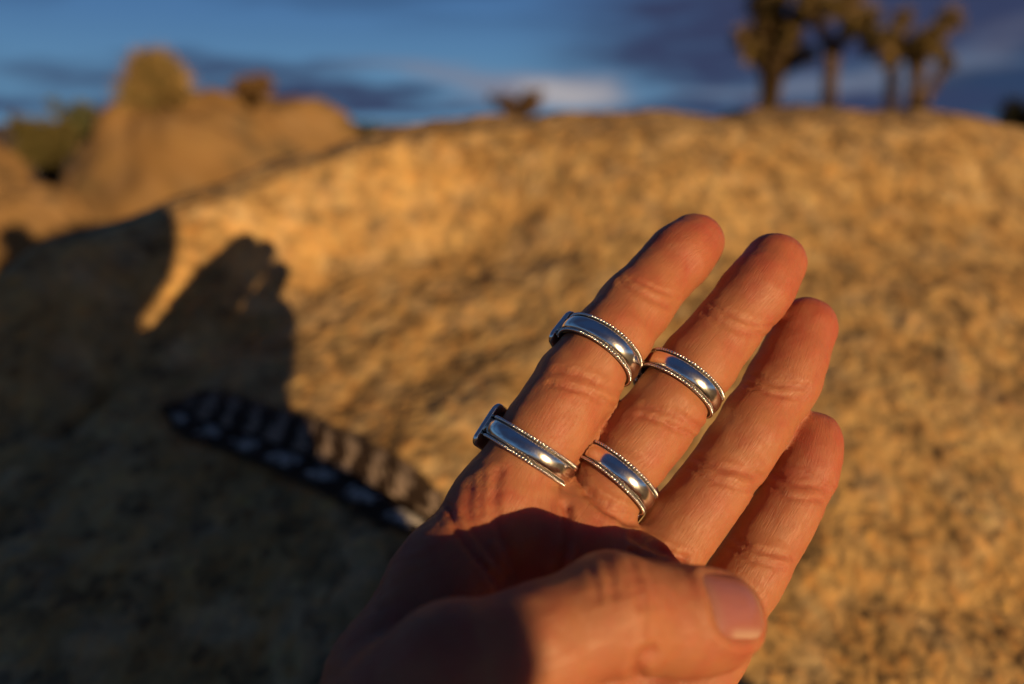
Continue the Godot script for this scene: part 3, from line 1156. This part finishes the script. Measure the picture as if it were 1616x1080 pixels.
func make_person(skin: Material) -> void:
	var o := thing("person", "person whose left hand is held up palm first, thumb folded across, four silver rings on", "person")
	var head := Vector3(0.219, 0.046, 0.330)
	var wrist := to_world(Vector3(-0.033, -0.140, -0.1355)) - cam_pos
	var elbow := Vector3(-0.05, -0.37, 0.06)
	var sh_l := Vector3(0.08, -0.20, 0.33)
	var sh_r := Vector3(0.432, -0.165, 0.37)
	var neck := head + Vector3(0.01, -0.15, 0.03)
	var hips := Vector3(0.27, -0.68, 0.43)
	var el_r := Vector3(0.44, -0.42, 0.22)
	var wr_r := Vector3(0.24, -0.20, 0.15)
	# the hand's own fine mesh first, then the coarser body, in one mesh
	var st := SurfaceTool.new()
	st.append_from(make_hand(), 0, Transform3D())
	var bones := [
		[head + Vector3(0, 0.035, 0.02), head + Vector3(0, 0.03, -0.01), 0.082, 0.078], [head + Vector3(-0.01, -0.05, -0.035), head + Vector3(0, -0.02, 0), 0.052, 0.07],
		[head + Vector3(-0.035, -0.01, -0.088), head + Vector3(-0.03, 0.02, -0.08), 0.014, 0.009], [head, neck, 0.06, 0.058],
		[neck, hips + Vector3(0, 0.3, 0), 0.07, 0.12], [sh_l, sh_r, 0.06, 0.06], [hips + Vector3(-0.07, 0.05, 0), hips + Vector3(0.07, 0.05, 0), 0.11, 0.11],
		[sh_l, elbow, 0.05, 0.038], [elbow, wrist + (wrist - elbow) * -0.03, 0.038, 0.024], [sh_r, el_r, 0.05, 0.038], [el_r, wr_r, 0.038, 0.025],
	]
	for k in 5:                           # right hand, half closed
		var root := wr_r + Vector3(-0.035 + 0.004 * k, 0.035 + 0.012 * k, -0.02)
		bones.append([wr_r, root, 0.022, 0.014])
		bones.append([root, root + Vector3(-0.035, 0.006, 0.008), 0.010, 0.009])
		bones.append([root + Vector3(-0.035, 0.006, 0.008), root + Vector3(-0.032, -0.002, 0.04), 0.009, 0.008])
	var bm := body_mesh(bones, 0.009)
	var arr := bm.surface_get_arrays(0)
	var c := PackedColorArray()
	c.resize(arr[Mesh.ARRAY_VERTEX].size())
	c.fill(Color(0.50, 0.24, 0.15))
	arr[Mesh.ARRAY_COLOR] = c
	var uv := PackedVector2Array()
	for p in arr[Mesh.ARRAY_VERTEX]:
		uv.append(Vector2(p.x + p.z, p.y) / 0.024)
	arr[Mesh.ARRAY_TEX_UV] = uv
	var bm2 := ArrayMesh.new()
	bm2.add_surface_from_arrays(Mesh.PRIMITIVE_TRIANGLES, arr)
	st.append_from(bm2, 0, Transform3D())
	part("body", st.commit(), skin, o)
	var nm := tinted(0.27, 0.5)
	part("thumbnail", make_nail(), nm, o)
	var cloth := plain(Color(0.035, 0.04, 0.05), 0.95)
	part("jacket", body_mesh([
		[neck + Vector3(0, -0.03, 0), hips + Vector3(0, 0.3, 0), 0.085, 0.15], [hips + Vector3(-0.05, 0.3, 0), hips + Vector3(-0.06, 0, 0), 0.12, 0.13], [hips + Vector3(0.05, 0.3, 0), hips + Vector3(0.06, 0, 0), 0.12, 0.13],
		[sh_l, sh_r, 0.078, 0.078], [sh_l, elbow, 0.07, 0.055], [elbow, wrist.lerp(elbow, 0.16), 0.055, 0.040], [sh_r, el_r, 0.07, 0.055], [el_r, wr_r.lerp(el_r, 0.2), 0.055, 0.04],
	], 0.012), cloth, o)
	var feet := Vector3(0, -EYE, 0)
	part("trousers", body_mesh([
		[hips + Vector3(-0.08, 0, 0), Vector3(0.18, -1.08, 0.42), 0.12, 0.075], [Vector3(0.18, -1.08, 0.42), Vector3(0.17, -1.46, 0.47), 0.075, 0.055],
		[hips + Vector3(0.08, 0, 0), Vector3(0.38, -1.08, 0.46), 0.12, 0.075], [Vector3(0.38, -1.08, 0.46), Vector3(0.40, -1.46, 0.53), 0.075, 0.055],
	], 0.016), plain(Color(0.05, 0.06, 0.09), 0.95), o)
	for s in [Vector3(0.17, -1.50, 0.47), Vector3(0.40, -1.50, 0.53)]:
		part("shoe", body_mesh([[s + Vector3(0, 0, 0.04), s + Vector3(-0.02, -0.01, -0.15), 0.045, 0.038]], 0.012), plain(Color(0.10, 0.06, 0.035)), o)
	part("hair", body_mesh([[head + Vector3(0.01, 0.04, 0.04), head + Vector3(0, 0.045, 0.0), 0.088, 0.084], [head + Vector3(0.02, -0.05, 0.07), head + Vector3(0.01, 0.03, 0.04), 0.065, 0.082], [head + Vector3(0.022, 0.012, -0.015), head + Vector3(0.022, 0.020, -0.014), 0.073, 0.073]], 0.010), plain(Color(0.05, 0.03, 0.02), 0.6), o)


# ---------------------------------------------------------------- everything
func _ready() -> void:
	cam_basis = Basis(Vector3.RIGHT, deg_to_rad(-PITCH))
	var cam := Camera3D.new()
	cam.name = "camera"
	var lens := CameraAttributesPhysical.new()
	lens.frustum_focal_length = 24.0 / (1080.0 / FPX)
	lens.frustum_near = 0.02
	lens.frustum_far = 6000.0
	lens.frustum_focus_distance = 0.166
	lens.exposure_aperture = 5.6
	cam.attributes = lens
	add_child(cam)
	cam.transform = Transform3D(cam_basis, cam_pos)
	cam.current = true

	var env := Environment.new()
	env.background_mode = Environment.BG_SKY
	env.tonemap_mode = Environment.TONE_MAPPER_LINEAR
	env.tonemap_exposure = 1.25
	env.sdfgi_enabled = true
	env.ssao_enabled = true
	env.ssil_enabled = true
	var pano := PanoramaSkyMaterial.new()
	pano.panorama = make_sky()
	env.sky = Sky.new()
	env.sky.sky_material = pano
	env.background_energy_multiplier = 0.88
	var we := WorldEnvironment.new()
	we.name = "world"
	we.environment = env
	add_child(we)

	var sun := DirectionalLight3D.new()
	sun.name = "sun"
	sun.light_color = Color(1.0, 0.66, 0.32).linear_to_srgb()
	sun.light_energy = 1.52
	sun.light_angular_distance = 0.5
	sun.shadow_enabled = true
	add_child(sun)
	sun.look_at_from_position(Vector3(0.5577, 0.1283, 0.8201) * 10.0, Vector3.ZERO)

	for k in [[n1, 1], [n2, 2], [n3, 3]]:
		var n: FastNoiseLite = k[0]
		n.seed = k[1]
		n.noise_type = FastNoiseLite.TYPE_SIMPLEX
		n.frequency = 1.0
		n.fractal_octaves = 3

	# ground: one sheet out to the horizon
	var gv := PackedVector3Array()
	var gc := PackedColorArray()
	var rings := 60
	for j in rings:
		var r := 0.05 * pow(1.2, j) - 0.05
		for i in 72:
			var a := TAU * i / 72
			var p := Vector3(cos(a) * r, 0, sin(a) * r)
			p.y = 0.12 * n1.get_noise_2d(p.x * 0.2, p.z * 0.2) * smoothstep(1.5, 6.0, r) + 2.0 * n2.get_noise_2d(p.x * 0.004, p.z * 0.004) * smoothstep(60.0, 400.0, r)
			gv.append(p)
			gc.append(Color(0.30, 0.20, 0.11).lerp(Color(0.20, 0.15, 0.08), 0.5 + 0.5 * n2.get_noise_2d(p.x * 0.6, p.z * 0.6)))
	var ground := part("ground", mesh_of(gv, grid_index(72, rings, true), gc), tinted(0.95, 0.2))
	ground.set_meta("kind", "structure")

	var rock := granite(2.6, 0.35)
	make_boulder(rock)

	# boulders and plants behind, at their own distances
	var far_rock := tinted(0.9, 0.25)
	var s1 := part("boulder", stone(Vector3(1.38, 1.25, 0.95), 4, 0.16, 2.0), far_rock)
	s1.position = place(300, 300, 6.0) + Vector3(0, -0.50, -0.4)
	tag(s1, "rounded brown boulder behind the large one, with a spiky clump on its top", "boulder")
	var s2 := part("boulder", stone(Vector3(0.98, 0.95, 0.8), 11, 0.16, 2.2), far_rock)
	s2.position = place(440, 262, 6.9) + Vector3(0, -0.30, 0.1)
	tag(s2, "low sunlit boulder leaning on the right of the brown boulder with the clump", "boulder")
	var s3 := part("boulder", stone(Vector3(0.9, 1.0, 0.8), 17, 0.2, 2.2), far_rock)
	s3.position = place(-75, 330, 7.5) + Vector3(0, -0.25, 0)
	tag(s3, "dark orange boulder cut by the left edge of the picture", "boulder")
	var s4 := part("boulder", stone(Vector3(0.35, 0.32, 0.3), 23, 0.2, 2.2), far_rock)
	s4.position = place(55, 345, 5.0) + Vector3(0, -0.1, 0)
	tag(s4, "small pale stone low at the left, between the dark shadow and the brown boulder", "boulder")

	# the spiky clump on the brown boulder
	rng.seed = 5
	var cl := thing("yucca_clump", "dense spiky yucca clump standing on top of the brown boulder", "plant", place(258, 160, 6.0))
	for k in 17:
		var b := Builder.new()
		var c := Vector3(rng.randf_range(-0.19, 0.19), rng.randf_range(-0.03, 0.28), rng.randf_range(-0.10, 0.22))
		leaf_ball(b, c, 0.12, 200, 0.17, 0.008, Color(0.11, 0.10, 0.035), Color(0.34, 0.22, 0.09), 0.6)
		tag(part("leaf_rosette", b.mesh(), tinted(0.7), cl), "", "", "", "stuff")
	var sb := Builder.new()
	sb.tube(PackedVector3Array([Vector3(0, -0.6, 0), Vector3(0, 0.0, 0), Vector3(0, 0.2, 0)]), PackedFloat32Array([0.2, 0.18, 0.1]), 9, Color(0.18, 0.11, 0.05))
	part("stem", sb.mesh(), tinted(), cl)
	shrub("dry_shrub", "low dry brown shrub on the ridge right of the spiky clump", place(398, 165, 6.1), Vector3(0.17, 0.2, 0.15), Color(0.20, 0.11, 0.05), Color(0.12, 0.08, 0.03), 16, 31)
	shrub("green_shrub", "olive green shrub between the left edge boulder and the brown boulder", place(85, 300, 9.5), Vector3(0.42, 0.88, 0.4), Color(0.05, 0.05, 0.018), Color(0.13, 0.10, 0.035), 30, 32, "", 0.09)
	shrub("green_shrub", "thin grey green shrub just left of the brown boulder's shoulder", place(150, 250, 11.0), Vector3(0.5, 0.75, 0.5), Color(0.05, 0.07, 0.03), Color(0.12, 0.11, 0.05), 22, 33, "", 0.09)
	shrub("dark_shrub", "small dark shrub in the dip between the sunlit boulder and the large boulder", place(578, 240, 14.0), Vector3(0.42, 0.5, 0.4), Color(0.02, 0.028, 0.015), Color(0.06, 0.055, 0.02), 22, 34, "", 0.09)
	shrub("dry_shrub", "small brown shrub peeking over the crest of the large boulder", place(815, 200, 12.0), Vector3(0.45, 0.5, 0.4), Color(0.10, 0.06, 0.03), Color(0.18, 0.11, 0.05), 22, 35, "", 0.08)
	shrub("dark_shrub", "dark shrub at the right edge of the picture behind the large boulder", place(1618, 250, 10.0), Vector3(0.5, 0.75, 0.5), Color(0.012, 0.014, 0.01), Color(0.03, 0.03, 0.015), 26, 36, "", 0.09)

	joshua("bushy V-shaped joshua tree, leftmost of the three on the skyline", 20.0, [
		[[1214, 240, 13], [1214, 165, 12], [1217, 118, 15], [1219, 80, 16]], [[1216, 112, 13], [1196, 80, 13], [1180, 58, 11]], [[1217, 105, 14], [1205, 55, 14], [1202, 12, 10]],
		[[1219, 100, 15], [1224, 50, 15], [1228, 5, 11]], [[1220, 110, 14], [1240, 75, 14], [1252, 40, 11], [1262, 14, 9]], [[1219, 118, 11], [1248, 98, 10], [1270, 86, 8]],
	], [[1174, 62, 19], [1200, 8, 21], [1228, -6, 22], [1264, 28, 17], [1274, 88, 13], [1250, 62, 16], [1186, 84, 15], [1212, 44, 18]], 41)
	joshua("tall bare-trunked joshua tree, its crown cut by the top edge, middle of three", 19.0, [
		[[1306, 240, 9], [1307, 165, 8.5], [1311, 115, 8], [1313, 84, 8]], [[1313, 88, 7], [1300, 50, 6.5], [1284, 22, 6], [1272, -10, 6]], [[1313, 86, 7], [1334, 56, 7.5], [1352, 34, 8], [1368, 26, 8]],
		[[1334, 56, 6], [1338, 20, 6], [1340, -12, 6]], [[1352, 40, 6], [1368, 55, 6], [1376, 72, 5]],
	], [[1274, 4, 16], [1341, 0, 22], [1366, 32, 20], [1376, 72, 15], [1290, 26, 11], [1352, 46, 15], [1320, 16, 15], [1299, 6, 14], [1386, 62, 13]], 42)
	joshua("thin many-stemmed joshua tree, rightmost of the three on the skyline", 18.0, [
		[[1406, 240, 8], [1406, 160, 7], [1409, 100, 6], [1414, 70, 6], [1424, 36, 5]], [[1440, 240, 8], [1442, 160, 7], [1452, 95, 7], [1474, 58, 6.5], [1496, 38, 6]],
		[[1448, 120, 4], [1440, 92, 6], [1434, 70, 6]], [[1450, 240, 5], [1458, 160, 4], [1478, 125, 3.5], [1492, 104, 3.5]], [[1410, 100, 4], [1396, 74, 5], [1384, 62, 4]],
	], [[1425, 32, 14], [1498, 34, 18], [1440, 76, 18], [1408, 58, 12], [1494, 102, 11], [1386, 64, 15], [1474, 56, 14], [1460, 66, 15], [1398, 96, 10], [1418, 84, 12], [1484, 84, 11]], 43)

	make_feather()
	make_hand_flesh()
	var i0: PackedVector3Array = finger_ends[0]
	var m0: PackedVector3Array = finger_ends[1]
	var ring_list := [
		[0, at(946, 553, 0.1698), (i0[3] - i0[2]).normalized(), 0.0092, "silver band with beaded edges round the upper joint of the index finger", -122.0, Vector3(0.0105, 0.0098, 0.0013)],
		[1, at(1075, 605, 0.1723), (m0[3] - m0[2]).normalized(), 0.0091, "silver band with beaded edges round the upper joint of the middle finger", -150.0, Vector3(0.012, 0.0105, 0.0016)],
		[0, at(837, 713, 0.1632), (i0[1] - i0[0]).normalized(), 0.0099, "silver band with beaded edges round the base of the index finger", -118.0, Vector3(0.0115, 0.0112, 0.0014)],
		[1, at(972, 753, 0.1662), (m0[2] - m0[1]).normalized(), 0.0090, "silver band with beaded edges round the base of the middle finger", 150.0, Vector3(0.012, 0.0115, 0.0016)],
	]
	ring_seats = ring_list
	var skin := skin_material()
	make_person(skin)

	# the four rings
	var silver := plain(Color(0.90, 0.87, 0.81), 0.16)
	silver.metallic = 1.0
	silver.metallic_specular = 0.5
	silver.roughness = 0.34                    # worn: smudges and faint scuffs
	var scuff := noise_bytes(FastNoiseLite.TYPE_SIMPLEX, 0.02, 512, 44, 5)
	for i in scuff.size():
		scuff[i] = 105 + scuff[i] / 4
	silver.roughness_texture = ImageTexture.create_from_image(Image.create_from_data(512, 512, false, Image.FORMAT_L8, scuff))
	silver.uv1_triplanar = true
	silver.uv1_scale = Vector3.ONE * 120.0
	var tarnish := plain(Color(0.10, 0.085, 0.07), 0.5)
	tarnish.metallic = 0.8
	var onyx := plain(Color(0.02, 0.02, 0.025), 0.15)
	onyx.metallic_specular = 0.6
	for r in ring_list:
		make_ring(r[4], r[1], r[2], r[3], 0.0054, 0.0013, deg_to_rad(r[5]), r[6], silver, onyx, tarnish)
